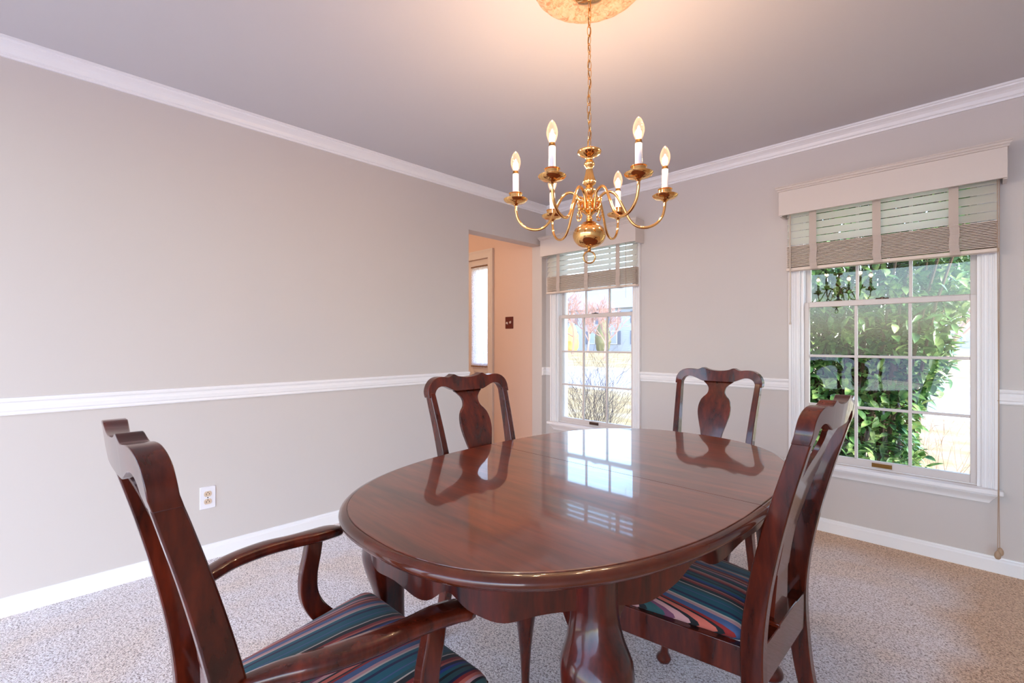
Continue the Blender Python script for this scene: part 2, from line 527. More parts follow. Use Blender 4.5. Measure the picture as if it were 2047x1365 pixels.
cur = tag(empty('lace_curtain', (-3.82, YW, SLZ0)), 'gathered white lace curtain stretched between two rods over the narrow door sidelight', 'curtain')
b = MB()
nx, nz = 90, 14
grid = []
for j in range(nz + 1):
    z = -0.05 + (SLZ1 - SLZ0 + 0.09) * j / nz
    for i in range(nx + 1):
        u = i / nx
        pinch = 1 - 0.04 * math.sin(PI * j / nz)
        x = (u - 0.5) * (SLX1 - SLX0 + 0.01) * pinch
        grid.append((x, 0.008 + 0.006 * math.sin(u * 2 * PI * 13 + 0.6 * math.sin(j * .5)), z))
fs = [(j * (nx + 1) + i, j * (nx + 1) + i + 1, (j + 1) * (nx + 1) + i + 1, (j + 1) * (nx + 1) + i) for j in range(nz) for i in range(nx)]
b.add(grid, fs, True); b.build('lace', M['lace'], cur, angle=80)
for z, nm in ((-0.035, 'curtain_rod'), (SLZ1 - SLZ0 + 0.025, 'curtain_rod')):
    b = MB(); b.tube([(-0.14, 0.006, z), (0.14, 0.006, z)], 0.006, 8)
    b.tube([(0.14, 0.006, z), (0.14, 0.03, z)], 0.005, 8)
    b.build(nm, M['brass_dull'], cur)

# switch plate
sw = tag(empty('light_switch', (-3.355, YW, 1.348)), 'dark brown double switch plate with two white toggles on the foyer wall', 'light switch')
b = MB(); b.box(-0.056, 0.056, -0.006, 0, -0.060, 0.060); b.build('plate', M['switch_plate'], sw, bevel=0.003)
for x, t in ((-0.023, -1), (0.023, 1)):
    b = MB(); b.obox((x, -0.012, 0.004 * t), (1, 0, 0), Vector((0, 1, 0.5 * t)).normalized(), Vector((0, -0.5 * t, 1)).normalized(), 0.006, 0.011, 0.010)
    b.build('toggle', M['toggle'], sw, bevel=0.002)

# ------------------------------------------------------------------ mouldings
def run_profile(prof, path_pts):
    """prof: list (out, z); path: list of (point, outward dir) with mitres."""
    b = MB(); R = []
    for p, o in path_pts:
        R.append([(p[0] + o[0] * a, p[1] + o[1] * a, z) for a, z in prof])
    return b.rings(R, cap=True, smooth=False)

crown = [(0, 2.335), (0.010, 2.335), (0.012, 2.342), (0.010, 2.347), (0.017, 2.350), (0.020, 2.356), (0.024, 2.366), (0.034, 2.376),
         (0.046, 2.383), (0.052, 2.386), (0.053, 2.392), (0.060, 2.394), (0.060, CH - 0.0005), (0, CH - 0.0005)]
b = run_profile(crown, [((XL, YB), (1, 0)), ((XL, YW), (1, -1)), ((XR, YW), (0, -1))])
struct('trim_crown', b, M['trim'], angle=25)
rail = [(0, 0.846), (0.010, 0.846), (0.013, 0.852), (0.011, 0.860), (0.016, 0.866), (0.018, 0.882), (0.012, 0.893), (0.013, 0.899), (0.020, 0.904), (0.022, 0.912), (0.019, 0.919), (0, 0.920)]
def railrun(name, pts): struct(name, run_profile(rail, pts), M['trim'])
railrun('trim_chair_rail_left', [((XL, YB), (1, 0)), ((XL, OPEN_Y0 - 0.002), (1, 0))])
railrun('trim_chair_rail_corner', [((XL, OPEN_Y1 + 0.001), (1, 0)), ((XL, YW), (1, -1)), ((WIN[0][0] - 0.458, YW), (0, -1))])
railrun('trim_chair_rail_middle', [((WIN[0][0] + 0.458, YW), (0, -1)), ((WIN[1][0] - 0.458, YW), (0, -1))])
railrun('trim_chair_rail_right', [((WIN[1][0] + 0.458, YW), (0, -1)), ((XR, YW), (0, -1))])
base = [(0, FZ), (0.014, FZ), (0.014, 0.070), (0.011, 0.078), (0.007, 0.082), (0.005, 0.089), (0, 0.090)]
struct('baseboard_left', run_profile(base, [((XL, YB), (1, 0)), ((XL, OPEN_Y0 - 0.001), (1, 0))]), M['trim'])
struct('baseboard_window', run_profile(base, [((XL, OPEN_Y1 + 0.001), (1, 0)), ((XL, YW), (1, -1)), ((XR, YW), (0, -1))]), M['trim'])

# ------------------------------------------------------------------ windows
def window(wc, name):
    root = tag(empty(name, (wc, YW, 0)), kind='structure')
    # casing: fluted strips around the opening
    b = MB()
    def strip(x0, x1, z0, z1, vert):
        b.box(x0, x1, -0.016, -0.0005, z0, z1)
        if vert:
            s = 1 if x0 > 0 else -1
            a0 = min(abs(x0), abs(x1))
            for q0, q1, dy in ((0.004, 0.010, 0.004), (0.020, 0.026, 0.004), (0.033, 0.039, 0.004), (0.045, 0.060, 0.009)):
                X = sorted((s * (a0 + q0), s * (a0 + q1)))
                b.box(X[0], X[1], -0.016 - dy, -0.015, z0, z1)
    strip(-0.458, -OW, WZ0, 2.09, True)
    strip(OW, 0.458, WZ0, 2.09, True)
    strip(-0.458, 0.458, WZ1, 2.09, False)
    b.build('casing', M['trim'], root, bevel=0.0015)
    # jamb liner
    b = MB()
    b.box(-OW, -OW + 0.006, 0, 0.158, WZ0, WZ1); b.box(OW - 0.006, OW, 0, 0.158, WZ0, WZ1)
    b.box(-OW + 0.006, OW - 0.006, 0, 0.158, WZ1 - 0.006, WZ1)
    b.box(-OW + 0.006, OW - 0.006, 0.02, 0.17, WZ0 - 0.0, WZ0 + 0.006)
    for s in (-1, 1):
        X = sorted((s * (OW - 0.006), s * (OW - 0.016)))
        b.box(X[0], X[1], 0.0, 0.020, WZ0, WZ1)
        b.box(X[0], X[1], 0.052, 0.058, 1.40, WZ1)
        b.box(X[0], X[1], 0.092, 0.10, WZ0, WZ1)
    b.build('jamb', M['trim'], root, bevel=0.001)
    # sashes
    def sash(nm, y0, y1, z0, z1, gz0, gz1, rows, top_to=None):
        GX = 0.357
        b = MB()
        b.box(-0.392, -GX, y0, y1, z0, z1); b.box(GX, 0.392, y0, y1, z0, z1)
        b.box(-GX, GX, y0, y1, z0, gz0); b.box(-GX, GX, y0, y1, gz1, z1)
        o = b.build(nm, M['sash'], root, bevel=0.0025)
        b = MB()
        ym = (y0 + y1) / 2
        for k in (-1, 1): b.box(k * 0.121 - 0.0075, k * 0.121 + 0.0075, y0 + 0.006, y1 - 0.006, gz0, gz1)
        for k in range(1, rows):
            z = gz0 + (gz1 - gz0) * k / rows
            b.box(-GX, GX, y0 + 0.007, y1 - 0.007, z - 0.0075, z + 0.0075)
        b.build('muntins', M['sash'], o, bevel=0.002)
        b = MB(); b.box(-GX, GX, ym - 0.0015, ym + 0.0015, gz0, gz1)
        b.build('glass_pane', M['glass'], o)
        return o
    lo = sash('lower_sash', 0.021, 0.051, 0.431, 1.396, 0.471, 1.366, 3)
    sash('upper_sash', 0.060, 0.090, 1.372, 2.022, 1.402, 1.985, 2)
    b = MB(); b.box(-0.045, 0.045, 0.010, 0.0205, 0.440, 0.462); b.box(-0.035, 0.035, 0.009, 0.012, 0.446, 0.456)
    b.build('sash_lift', M['pewter'] if name == 'window_1' else M['brass_dull'], lo, bevel=0.002)
    b = MB(); b.tube([(-0.03, 0.035, 1.3965), (0.03, 0.035, 1.3965)], 0.008, 10)
    b.lathe([(0.012, 0), (0.012, 0.010), (0.006, 0.013)], (0, 0.038, 1.396), 16)
    b.build('sash_lock', M['pewter'], lo)
    # stool and apron
    b = MB(); b.box(-0.475, 0.475, -0.058, 0.020, 0.402, 0.4245)
    b.build('stool', M['trim'], root, bevel=0.006, seg=3)
    b = MB()
    prof = [(0.046, 0.402), (0.046, 0.396), (0.036, 0.386), (0.024, 0.374), (0.018, 0.362), (0.016, 0.352), (0.0005, 0.352), (0.0005, 0.402)]
    R = []
    for s in (-1, 1):
        R.append([(s * (0.425 + (z - 0.352) * 0.6), -a, z) for a, z in prof])
    b.rings(R, smooth=False)
    b.build('apron', M['trim'], root, bevel=0.001)
    return root
for wc, nm in WIN: window(wc, nm)

# ------------------------------------------------------------------ valances and blinds
def valance(wc, label, xl=-0.485):
    r = tag(empty('window_valance', (wc, YW, 1.928)), label, 'valance', 'valances above the windows')
    b = MB()
    b.box(xl, 0.485, -0.133, -0.118, 0, 0.145)
    b.build('face_board', M['valance'], r, bevel=0.001)
    for s in (-1, 1):
        x0, x1 = (xl, xl + 0.015) if s < 0 else (0.470, 0.485)
        b = MB(); b.box(x0 + 0.0005, x1 - 0.0005, -0.1178, -0.0295 if s else 0, -0.004, 0.145)
        b.box(x0 + 0.0005, x1 - 0.0005, -0.0295, -0.001, 0.166 - 0.166, 0.145)
        b.build('end_board', M['valance'], r)
    b = MB()
    prof = [(-0.001, 0.1452), (-0.138, 0.1452), (-0.141, 0.150), (-0.139, 0.154), (-0.147, 0.158), (-0.149, 0.164), (-0.146, 0.168), (-0.151, 0.171), (-0.151, 0.175), (-0.001, 0.175)]
    ext = lambda y: max(0, (-y - 0.133))
    R = []
    for s in (-1, 1):
        xe = xl if s < 0 else 0.485
        R.append([(xe + s * ext(y), y, z) for y, z in prof])
    b.rings(R, smooth=False)
    b.build('cap_moulding', M['valance'], r, bevel=0.0008)
    return r
valance(WIN[0][0], 'beige box valance over the far window beside the foyer opening')
valance(WIN[1][0], 'beige box valance with moulded cap over the large window by the green hedge')

def blind(wc, label, wand_x, tilt, tassels):
    r = tag(empty('venetian_blind', (wc, YW - 0.056, 1.59)), label, 'blind', 'venetian blinds drawn half way up the windows')
    rnd = random.Random(int(wc * 100) + 7)
    hw = 0.455
    b = MB(); b.box(-hw, hw, -0.026, 0.026, 0.385, 0.43); b.build('headrail', M['slat'], r, bevel=0.002)
    b = MB()
    a = math.radians(60)
    for k in range(5):
        z = 0.180 + 0.0435 * k
        c = Vector((0, 0, z)); uy = Vector((0, math.cos(a), math.sin(a))); uz = Vector((0, -math.sin(a), math.cos(a)))
        b.obox(c, (1, 0, 0), uy, uz, hw, 0.025, 0.0014)
    b.build('open_slats', M['slat'], r, bevel=0.0008)
    b = MB()
    nst = 16
    for k in range(nst):
        z = 0.027 + 0.0081 * k
        j = rnd.uniform(-0.0015, 0.0015)
        b.box(-hw, hw, -0.025 + j, 0.025 + j, z - 0.0017, z + 0.0017)
    b.build('stacked_slats', M['stack'], r)
    b = MB(); b.box(-hw - 0.002, hw + 0.002, -0.027, 0.027, 0, 0.018); b.build('bottom_rail', M['stack'], r, bevel=0.003)
    for x in (-0.315, -0.012, 0.298):
        b = MB()
        path = []
        for k in range(41):
            t = k / 40
            z = 0.40 - 0.400 * t
            y = -0.0275
            xx = 0.0
            if z < 0.155:
                q = (0.155 - z) / 0.155
                y -= 0.004 * abs(math.sin(q * 11 * PI)) + 0.002
                xx = 0.006 * q + 0.003 * math.sin(q * 7)
            path.append((x + xx, y, z))
        R = [[(p[0] - 0.0185, p[1], p[2]), (p[0] + 0.0185, p[1], p[2]), (p[0] + 0.0185, p[1] - 0.0008, p[2]), (p[0] - 0.0185, p[1] - 0.0008, p[2])] for p in path]
        R.append([(x + 0.006 - 0.0185, 0.024, -0.001), (x + 0.006 + 0.0185, 0.024, -0.001), (x + 0.006 + 0.0185, 0.024, -0.0018), (x + 0.006 - 0.0185, 0.024, -0.0018)])
        b.rings(R, smooth=True)
        b.build('ladder_tape', M['tape'], r, angle=40)
    if wand_x is not None:
        b = MB(); b.tube([(wand_x, -0.036, 0.40), (wand_x, -0.036, -0.322)], 0.0042, 6); b.lathe([(0.006, 0), (0.0065, 0.006), (0.004, 0.02)], (wand_x, -0.036, -0.33), 8)
        b.build('tilt_wand', M['wand'], r)
    if tassels:
        b = MB()
        x0 = 0.452
        p1 = [(x0, -0.032, 0.39), (x0 + 0.001, -0.034, -0.05), (x0 + 0.003, -0.034, -0.46), (x0 + 0.004, -0.034, -0.72), (x0 + 0.003, -0.034, -1.10), (x0 + 0.001, -0.035, -1.455)]
        p2 = [(x0 + 0.006, -0.030, 0.39), (x0 + 0.006, -0.033, -0.2), (x0 + 0.005, -0.034, -0.72), (x0 + 0.005, -0.034, -1.10), (x0 + 0.008, -0.030, -1.44)]
        for p in (p1, p2): b.tube([tuple(q) for q in spline(p, 24)], 0.0016, 6)
        b.lathe([(0.001, -0.004), (0.004, 0), (0.001, 0.004)], (x0 + 0.004, -0.034, -0.72), 8)
        b.build('pull_cord', M['cord'], r)
        for (x, y, z) in ((x0 + 0.001, -0.036, -1.455), (x0 + 0.010, -0.024, -1.440)):
            b = MB(); b.lathe([(0.002, 0.012), (0.006, 0.009), (0.011, 0.0), (0.0125, -0.010), (0.011, -0.020), (0.007, -0.026), (0.001, -0.028)], (x, y, z), 14)
            b.build('cord_tassel', M['tassel'], r)
    else:
        b = MB(); b.tube([(0.375, -0.035, 0.38), (0.376, -0.035, -0.09)], 0.0013, 6)
        b.build('pull_cord', M['cord'], r)
    return r
bl1 = blind(WIN[0][0], 'half-raised cream slat blind with cloth tapes on the window by the wall opening', None, 0, False)
bl2 = blind(WIN[1][0], 'half-raised cream slat blind with tilt wand and long cord on the window by the hedge', -0.432, 0, True)

# ------------------------------------------------------------------ outlet
out = tag(empty('wall_outlet', (XL, 0.617, 0.336)), 'white duplex electrical outlet low on the long left wall', 'outlet')
b = MB(); b.box(0.0, 0.005, -0.036, 0.036, -0.058, 0.058); b.build('cover_plate', M['plate_white'], out, bevel=0.002)
for z in (0.020, -0.020):
    b = MB(); ring0 = []; ring1 = []
    for k in range(28):
        a = 2 * PI * k / 28
        y = 0.0175 * math.cos(a); zz = max(-0.0135, min(0.0135, 0.0175 * math.sin(a)))
        ring0.append((0.005, y, z + zz)); ring1.append((0.0075, y, z + zz))
    b.rings([ring0, ring1], smooth=False); soc = b.build('socket', M['outlet'], out)
    b = MB()
    b.box(0.0074, 0.0079, -0.0080, -0.0058, z - 0.006, z + 0.004); b.box(0.0074, 0.0079, 0.0058, 0.0080, z - 0.005, z + 0.004)
    b.box(0.0074, 0.0079, -0.0022, 0.0022, z + 0.006, z + 0.010)
    b.build('slots', M['slot'], soc)
b = MB(); b.tube([(0.005, 0, 0), (0.0062, 0, 0)], 0.003, 10); b.build('screw', M['slot'], out)

# ------------------------------------------------------------------ dining table
TC = (-0.86, 1.236)
TZ = 0.755
TA, TB, TE = 0.504, 0.778, 2.45
table = tag(empty('dining_table', (TC[0], TC[1], FZ)), 'oval polished mahogany dining table with scalloped apron and cabriole legs', 'table')
def oval(a, b_, z, n=128, half=0, e=TE):
    pts = []
    rng = [2 * PI * k / n for k in range(n)] if not half else [PI * k / (n // 2) + (0 if half > 0 else PI) for k in range(n // 2 + 1)]
    for t in rng:
        c, s = math.cos(t), math.sin(t)
        x = a * math.copysign(abs(c) ** (2 / e), c); y = b_ * math.copysign(abs(s) ** (2 / e), s)
        pts.append((x, y, z))
    return pts
tz = TZ - FZ
edge_prof = [(0.040, -0.032), (0.014, -0.032), (0.010, -0.028), (0.010, -0.0255), (0.004, -0.0245), (0.0, -0.020), (-0.001, -0.0145), (0.001, -0.009), (0.006, -0.0045), (0.012, -0.0022), (0.0165, -0.0018), (0.017, -0.0028), (0.0185, -0.0028)]
for half in (1, -1):
    b = MB()
    sft = 0.0011 * half
    R = []
    for ins, dz in edge_prof:
        R.append([(x, y + sft, z) for x, y, z in oval(TA - ins, TB - ins, tz + dz, 128, half)])
    R.append([(x, y + sft, z) for x, y, z in oval(TA - 0.0185, TB - 0.0185, tz - 0.0028, 128, half)])
    b.rings(R, closed=True, cap=False)
    b.add([(x, y + sft, z) for x, y, z in oval(TA - .040, TB - .040, tz - .032, 128, half)], [tuple(range(65))])
    tt = b.build('tabletop_edge', M['table_edge'], table, angle=50)
    b = MB()
    r0 = [(x, y + sft, z) for x, y, z in oval(TA - 0.0180, TB - 0.0180, tz - 0.0030, 128, half)]
    r1 = [(x, y + sft, z) for x, y, z in oval(TA - 0.0186, TB - 0.0186, tz - 0.0003, 128, half)]
    r2 = [(x, y + sft, z) for x, y, z in oval(TA - 0.0200, TB - 0.0200, tz, 128, half)]
    b.rings([r0, r1, r2], cap=True, smooth=False)
    b.build('tabletop', M['table_wood'], table)
# apron, scalloped
AH0, AH1 = 0.040, 0.112     # offsets below the top surface
b = MB()
n = 260
o_t, o_b, i_t, i_b = [], [], [], []
oo = oval(TA - 0.060, TB - 0.060, 0, n); ii = oval(TA - 0.080, TB - 0.080, 0, n)
def scallop(k):
    t = (k / n) % 1.0
    # leg corners sit near t0; lobes dip on both sides
    c = [0.125, 0.375, 0.625, 0.875]
    d = min(abs(t - q) for q in c)
    z = 0.098
    z += 0.018 * math.exp(-((d - 0.045) / 0.018) ** 2)
    z -= 0.026 * math.exp(-((d - 0.082) / 0.010) ** 2)
    z += 0.010 * math.exp(-((d - 0.105) / 0.014) ** 2)
    return z
R = []
for k in range(n):
    zt = tz - 0.032; zb = tz - scallop(k)
    R.append([(oo[k][0], oo[k][1], zt), (oo[k][0], oo[k][1], zb), (ii[k][0], ii[k][1], zb), (ii[k][0], ii[k][1], zt)])
R.append(R[0])
b.rings(R, cap=False, smooth=True)
b.build('apron', M['table_leg'], table, angle=50)

def cabriole(b, x, y, ztop, zfoot, diag, knee, spec, seg=20):
    """spec rows: (fraction of height from top, outward offset, radius, squareness)"""
    R = []
    for fr_, off, rad, sq in spline(spec, 44):
        z = ztop + (zfoot - ztop) * fr_
        cx, cy = x + diag[0] * off, y + diag[1] * off
        ring = []
        ang0 = math.atan2(diag[1], diag[0])
        for k in range(seg):
            a = 2 * PI * k / seg
            e = 2 + 4 * max(0, min(1, sq))
            c, s = math.cos(a), math.sin(a)
            rr = rad / ((abs(c) ** e + abs(s) ** e) ** (1 / e))
            # square sections aligned with the frame (45 deg from the diagonal)
            aa = a + ang0 + PI / 4
            ring.append((cx + rr * math.cos(aa), cy + rr * math.sin(aa), z))
        R.append(ring)
    b.rings(R)
for sx_, sy_ in ((1, -1), (-1, -1), (1, 1), (-1, 1)):
    b = MB()
    dg = Vector((sx_, sy_)).normalized()
    spec = [(0, 0, 0.036, 1), (0.10, 0.0, 0.037, 1), (0.16, 0.010, 0.045, .5), (0.22, 0.024, 0.060, .25), (0.30, 0.030, 0.058, .15), (0.42, 0.018, 0.042, .1),
            (0.58, 0.000, 0.028, 0), (0.74, -0.010, 0.0205, 0), (0.86, -0.008, 0.019, 0), (0.92, 0.004, 0.023, 0), (0.96, 0.014, 0.036, 0), (0.985, 0.014, 0.038, 0), (1.0, 0.014, 0.030, 0)]
    lx, ly = sx_ * 0.350, sy_ * 0.505
    cabriole(b, lx, ly, tz - 0.033, 0.0, dg, 0, spec)
    leg = b.build('leg', M['table_leg'], table, angle=60)
    # knee brackets
    b = MB()
    for ax in ((sx_ * -1, 0), (0, sy_ * -1)):
        c0 = Vector((lx + ax[0] * 0.030 + dg[0] * 0.016, ly + ax[1] * 0.030 + dg[1] * 0.016))
        pts = [(-0.01, 0.012), (0.062, 0.012), (0.060, 0), (0.036, -0.016), (0.018, -0.048), (-0.01, -0.078)]
        per = Vector((-ax[1], ax[0]))
        z0 = tz - 0.108
        R = []
        for t in (-0.014, 0.014):
            R.append([(c0.x + ax[0] * p + per.x * t, c0.y + ax[1] * p + per.y * t, z0 + q) for p, q in pts])
        b.rings(R, smooth=False)
    b.build('knee_bracket', M['table_leg'], leg, bevel=0.002)

# ------------------------------------------------------------------ chairs
POST = [  # z, y, half spacing, half width, half depth
    (0.00, -0.060, 0.190, 0.0165, 0.018), (0.10, -0.040, 0.188, 0.0165, 0.0195), (0.22, -0.016, 0.185, 0.0165, 0.022), (0.34, -0.003, 0.181, 0.0165, 0.0245),
    (0.45, 0.000, 0.178, 0.0165, 0.025), (0.56, -0.011, 0.178, 0.0155, 0.024), (0.68, -0.034, 0.181, 0.0145, 0.0225), (0.80, -0.064, 0.187, 0.0135, 0.0205), (0.90, -0.093, 0.193, 0.013, 0.019), (0.952, -0.109, 0.196, 0.0125, 0.0175)]
def posty(z):
    return lerp_table(POST, z)[0]

def make_chair(name, arm=False):
    W = 1.0
    root = empty(name)
    # rear legs run up into the back posts
    for s in (-1, 1):
        b = MB(); R = []
        for z, y, hs, hw, hd in spline(POST, 40):
            cx = s * hs * W
            R.append([(cx - hw, y - hd, z), (cx + hw, y - hd, z), (cx + hw, y + hd, z), (cx - hw, y + hd, z)])
        b.loft4(R)
        b.build('rear_post', M['wood'], root, bevel=0.003, angle=30)
    # crest rail
    top = [(0, 1.006), (0.030, 1.008), (0.055, 1.013), (0.070, 1.019), (0.080, 1.020), (0.092, 1.014), (0.108, 1.009), (0.135, 1.012), (0.162, 1.011), (0.186, 1.002), (0.204, 0.985), (0.2135, 0.965), (0.2155, 0.948), (0.2145, 0.933)]
    bot = [(0, 0.950), (0.030, 0.950), (0.052, 0.950), (0.066, 0.9505), (0.074, 0.951), (0.088, 0.956), (0.104, 0.963), (0.126, 0.9715), (0.146, 0.9735), (0.162, 0.970), (0.174, 0.961), (0.1805, 0.950), (0.1835, 0.941), (0.184, 0.933)]
    T = spline(top, 46); B_ = spline(bot, 46)
    T = [(-x, z) for x, z in reversed(T[1:])] + [tuple(p) for p in T]
    B_ = [(-x, z) for x, z in reversed(B_[1:])] + [tuple(p) for p in B_]
    b = MB(); R = []
    for (xt, zt), (xb, zb) in zip(T, B_):
        def yy(x, z):
            u = min(1, abs(x) / 0.2)
            return posty(min(z, 0.952)) - 0.12 * max(0, z - 0.952) - 0.010 * (1 - u * u)
        th = 0.0175
        scoop = 0.006 * math.exp(-((abs(xt) - 0.0) / 0.07) ** 2)
        R.append([(xt * W, yy(xt, zt) - th, zt), (xt * W, yy(xt, zt) + th - scoop, zt - scoop * 0.3), (xb * W, yy(xb, zb) + th, zb), (xb * W, yy(xb, zb) - th, zb)])
    b.loft4(R)
    b.build('crest_rail', M['wood'], root, bevel=0.004, angle=40, seg=3)
    # vase splat
    spl = [(0.440, 0.056), (0.480, 0.052), (0.520, 0.048), (0.560, 0.044), (0.568, 0.052), (0.600, 0.046), (0.640, 0.045), (0.690, 0.052), (0.740, 0.066), (0.785, 0.0775), (0.820, 0.0795), (0.850, 0.073), (0.868, 0.062), (0.885, 0.046), (0.902, 0.0405),
           (0.920, 0.044), (0.936, 0.058), (0.946, 0.071), (0.952, 0.074)]
    b = MB(); R = []
    for z, hw in [(p[0], p[1]) for p in spline(spl, 90)]:
        if z > 0.952: z = 0.952
        belly = 0.010 * math.sin(PI * (z - 0.440) / 0.515) - 0.009 * max(0, (z - 0.75) / 0.2) ** 2
        y = posty(z) + belly - 0.002
        hw = min(hw, 0.080)
        R.append([(-hw, y - 0.006, z), (hw, y - 0.006, z), (hw, y + 0.006, z), (-hw, y + 0.006, z)])
    b.loft4(R)
    b.build('splat', M['wood'], root, bevel=0.0015, angle=40)
    # seat frame
    fw, rw, dp = (0.254, 0.186, 0.435) if arm else (0.245, 0.170, 0.440)
    b = MB()
    zf0, zf1 = 0.358, 0.430
    b.box(-rw * (W if arm else 1) + 0.0, rw * (W if arm else 1), -0.022, 0.010, zf0 - 0.008, 0.446)      # rear rail
    def plank(p, q, t, z0, z1):
        p = Vector((*p, 0)); q = Vector((*q, 0)); d = (q - p).normalized(); nrm = Vector((-d.y, d.x, 0))
        b.obox((p + q) / 2 + Vector((0, 0, (z0 + z1) / 2)), d, nrm, (0, 0, 1), (q - p).length / 2, t / 2, (z1 - z0) / 2)
    for s in (-1, 1):
        plank((s * (rw * W + 0.0), 0.0), (s * (fw - 0.012), dp - 0.02), 0.022, zf0, zf1)
    plank((-(fw - 0.02), dp), ((fw - 0.02), dp), 0.022, zf0, zf1)
    b.build('seat_frame', M['wood'], root, bevel=0.002)
    # shoe under the splat
    b = MB(); b.box(-0.075, 0.075, -0.026, 0.014, 0.4455, 0.458); b.build('splat_shoe', M['wood'], root, bevel=0.003)
    # cushion
    b = MB()
    def outline(ins, z, n=72):
        # rounded trapezoid
        cs = [(fw - ins, dp + 0.006 - ins, 0.035), (-(fw - ins), dp + 0.006 - ins, 0.035), (-(rw * W - 0.012 - ins), 0.028 + ins, 0.02), ((rw * W - 0.012 - ins), 0.028 + ins, 0.02)]
        pts = []
        m_ = len(cs)
        for i, (x, y, r) in enumerate(cs):
            p = Vector((x, y)); a = Vector(cs[i - 1][:2]); c = Vector(cs[(i + 1) % m_][:2])
            d1 = (a - p).normalized(); d2 = (c - p).normalized()
            for k in range(9):
                t = k / 8
                q = p + d1 * r * (1 - t) ** 2 + d2 * r * t ** 2
                pts.append(q)
            nx_ = Vector(cs[(i + 1) % m_][:2]); rn = cs[(i + 1) % m_][2]
            s0 = p + d2 * r; s1 = nx_ + (p - nx_).normalized() * rn
            for k in range(1, 9):
                pts.append(s0.lerp(s1, k / 9))
        return pts
    prof = [(i_, z_ - 0.018) for i_, z_ in [(0.008, 0.440), (0.002, 0.446), (0.0, 0.452), (0.001, 0.460), (0.006, 0.468), (0.016, 0.475), (0.034, 0.481), (0.060, 0.4865), (0.095, 0.4905), (0.130, 0.4925)]]
    R = [[(p.x, p.y, z) for p in outline(i_, z)] for i_, z in prof]
    for sc, z in ((0.6, 0.4765), (0.25, 0.4775)):
        last = R[len(prof) - 1]
        cx = sum(p[0] for p in last) / len(last); cy = sum(p[1] for p in last) / len(last)
        R.append([(cx + (p[0] - cx) * sc, cy + (p[1] - cy) * sc, z) for p in last])
    b.rings(R)
    b.build('seat_cushion', M['stripe'], root, angle=80)
    # cabriole front legs
    for s in (-1, 1):
        b = MB()
        spec = [(0, 0, 0.021, 1), (0.06, 0.0, 0.023, .8), (0.14, 0.006, 0.029, .4), (0.24, 0.013, 0.031, .1), (0.40, 0.008, 0.024, 0), (0.60, -0.003, 0.0165, 0), (0.80, -0.006, 0.0125, 0), (0.90, 0.0, 0.0135, 0), (0.945, 0.008, 0.022, 0), (0.975, 0.010, 0.026, 0), (1, 0.010, 0.021, 0)]
        cabriole(b, s * (fw - 0.026), dp - 0.014, zf1 - 0.004, 0.0, Vector((s, 1)).normalized(), 0, spec, 16)
        b.build('front_leg', M['wood'], root, angle=60)
    if arm:
        for s in (-1, 1):
            # arm: top face widens then scrolls outward
            ap = [(-0.020, 0.186, 0.672, 0.013, 0.012), (0.040, 0.208, 0.679, 0.019, 0.013), (0.110, 0.238, 0.684, 0.022, 0.0135), (0.200, 0.255, 0.684, 0.0235, 0.0135), (0.280, 0.258, 0.680, 0.021, 0.0135),
                  (0.345, 0.259, 0.677, 0.026, 0.0135), (0.395, 0.265, 0.674, 0.028, 0.0130), (0.425, 0.273, 0.670, 0.025, 0.0125), (0.440, 0.279, 0.667, 0.014, 0.010)]
            b = MB(); R = []
            pts = spline(ap, 50)
            for i_, (y, x, z, hw, hh) in enumerate(pts):
                y = y * 0.83; z = z - 0.033
                j0 = pts[max(i_ - 1, 0)]; j1 = pts[min(i_ + 1, 49)]
                t = Vector((j1[1] - j0[1], (j1[0] - j0[0]) * 0.83)).normalized()
                nx_, ny_ = t.y, -t.x
                ring = []
                for k in range(16):
                    a = 2 * PI * k / 16
                    c, sn = math.cos(a), math.sin(a); e = 4.0
                    q = (abs(c) ** e + abs(sn) ** e) ** (-1 / e)
                    ring.append((s * (x + nx_ * hw * c * q), y + ny_ * hw * c * q, z + hh * sn * q))
                R.append(ring)
            b.rings(R)
            b.build('arm', M['wood'], root, angle=50)
            sp_ = [(0.638, 0.288, 0.258), (0.600, 0.282, 0.258), (0.550, 0.272, 0.257), (0.500, 0.272, 0.253), (0.460, 0.288, 0.248), (0.425, 0.315, 0.242), (0.395, 0.335, 0.240)]
            b = MB(); R = []
            pts = spline(sp_, 36)
            for i_, (z, y, x) in enumerate(pts):
                j0 = pts[max(i_ - 1, 0)]; j1 = pts[min(i_ + 1, 35)]
                t = Vector((j1[1] - j0[1], j1[0] - j0[0])).normalized()
                ny_, nz_ = -t.y, t.x
                hd = 0.020 + 0.004 * (i_ / 35); hw = 0.0125
                R.append([(s * x + a_ * hw, y + ny_ * hd * b_, z + nz_ * hd * b_) for a_, b_ in ((-1, -1), (1, -1), (1, 1), (-1, 1))])
            b.loft4(R)
            b.build('arm_support', M['wood'], root, bevel=0.004, angle=35)
    root.scale = (1, 1, 0.988)
    return root

proto = make_chair('dining_chair')
grp = 'armless dining chairs around the table'
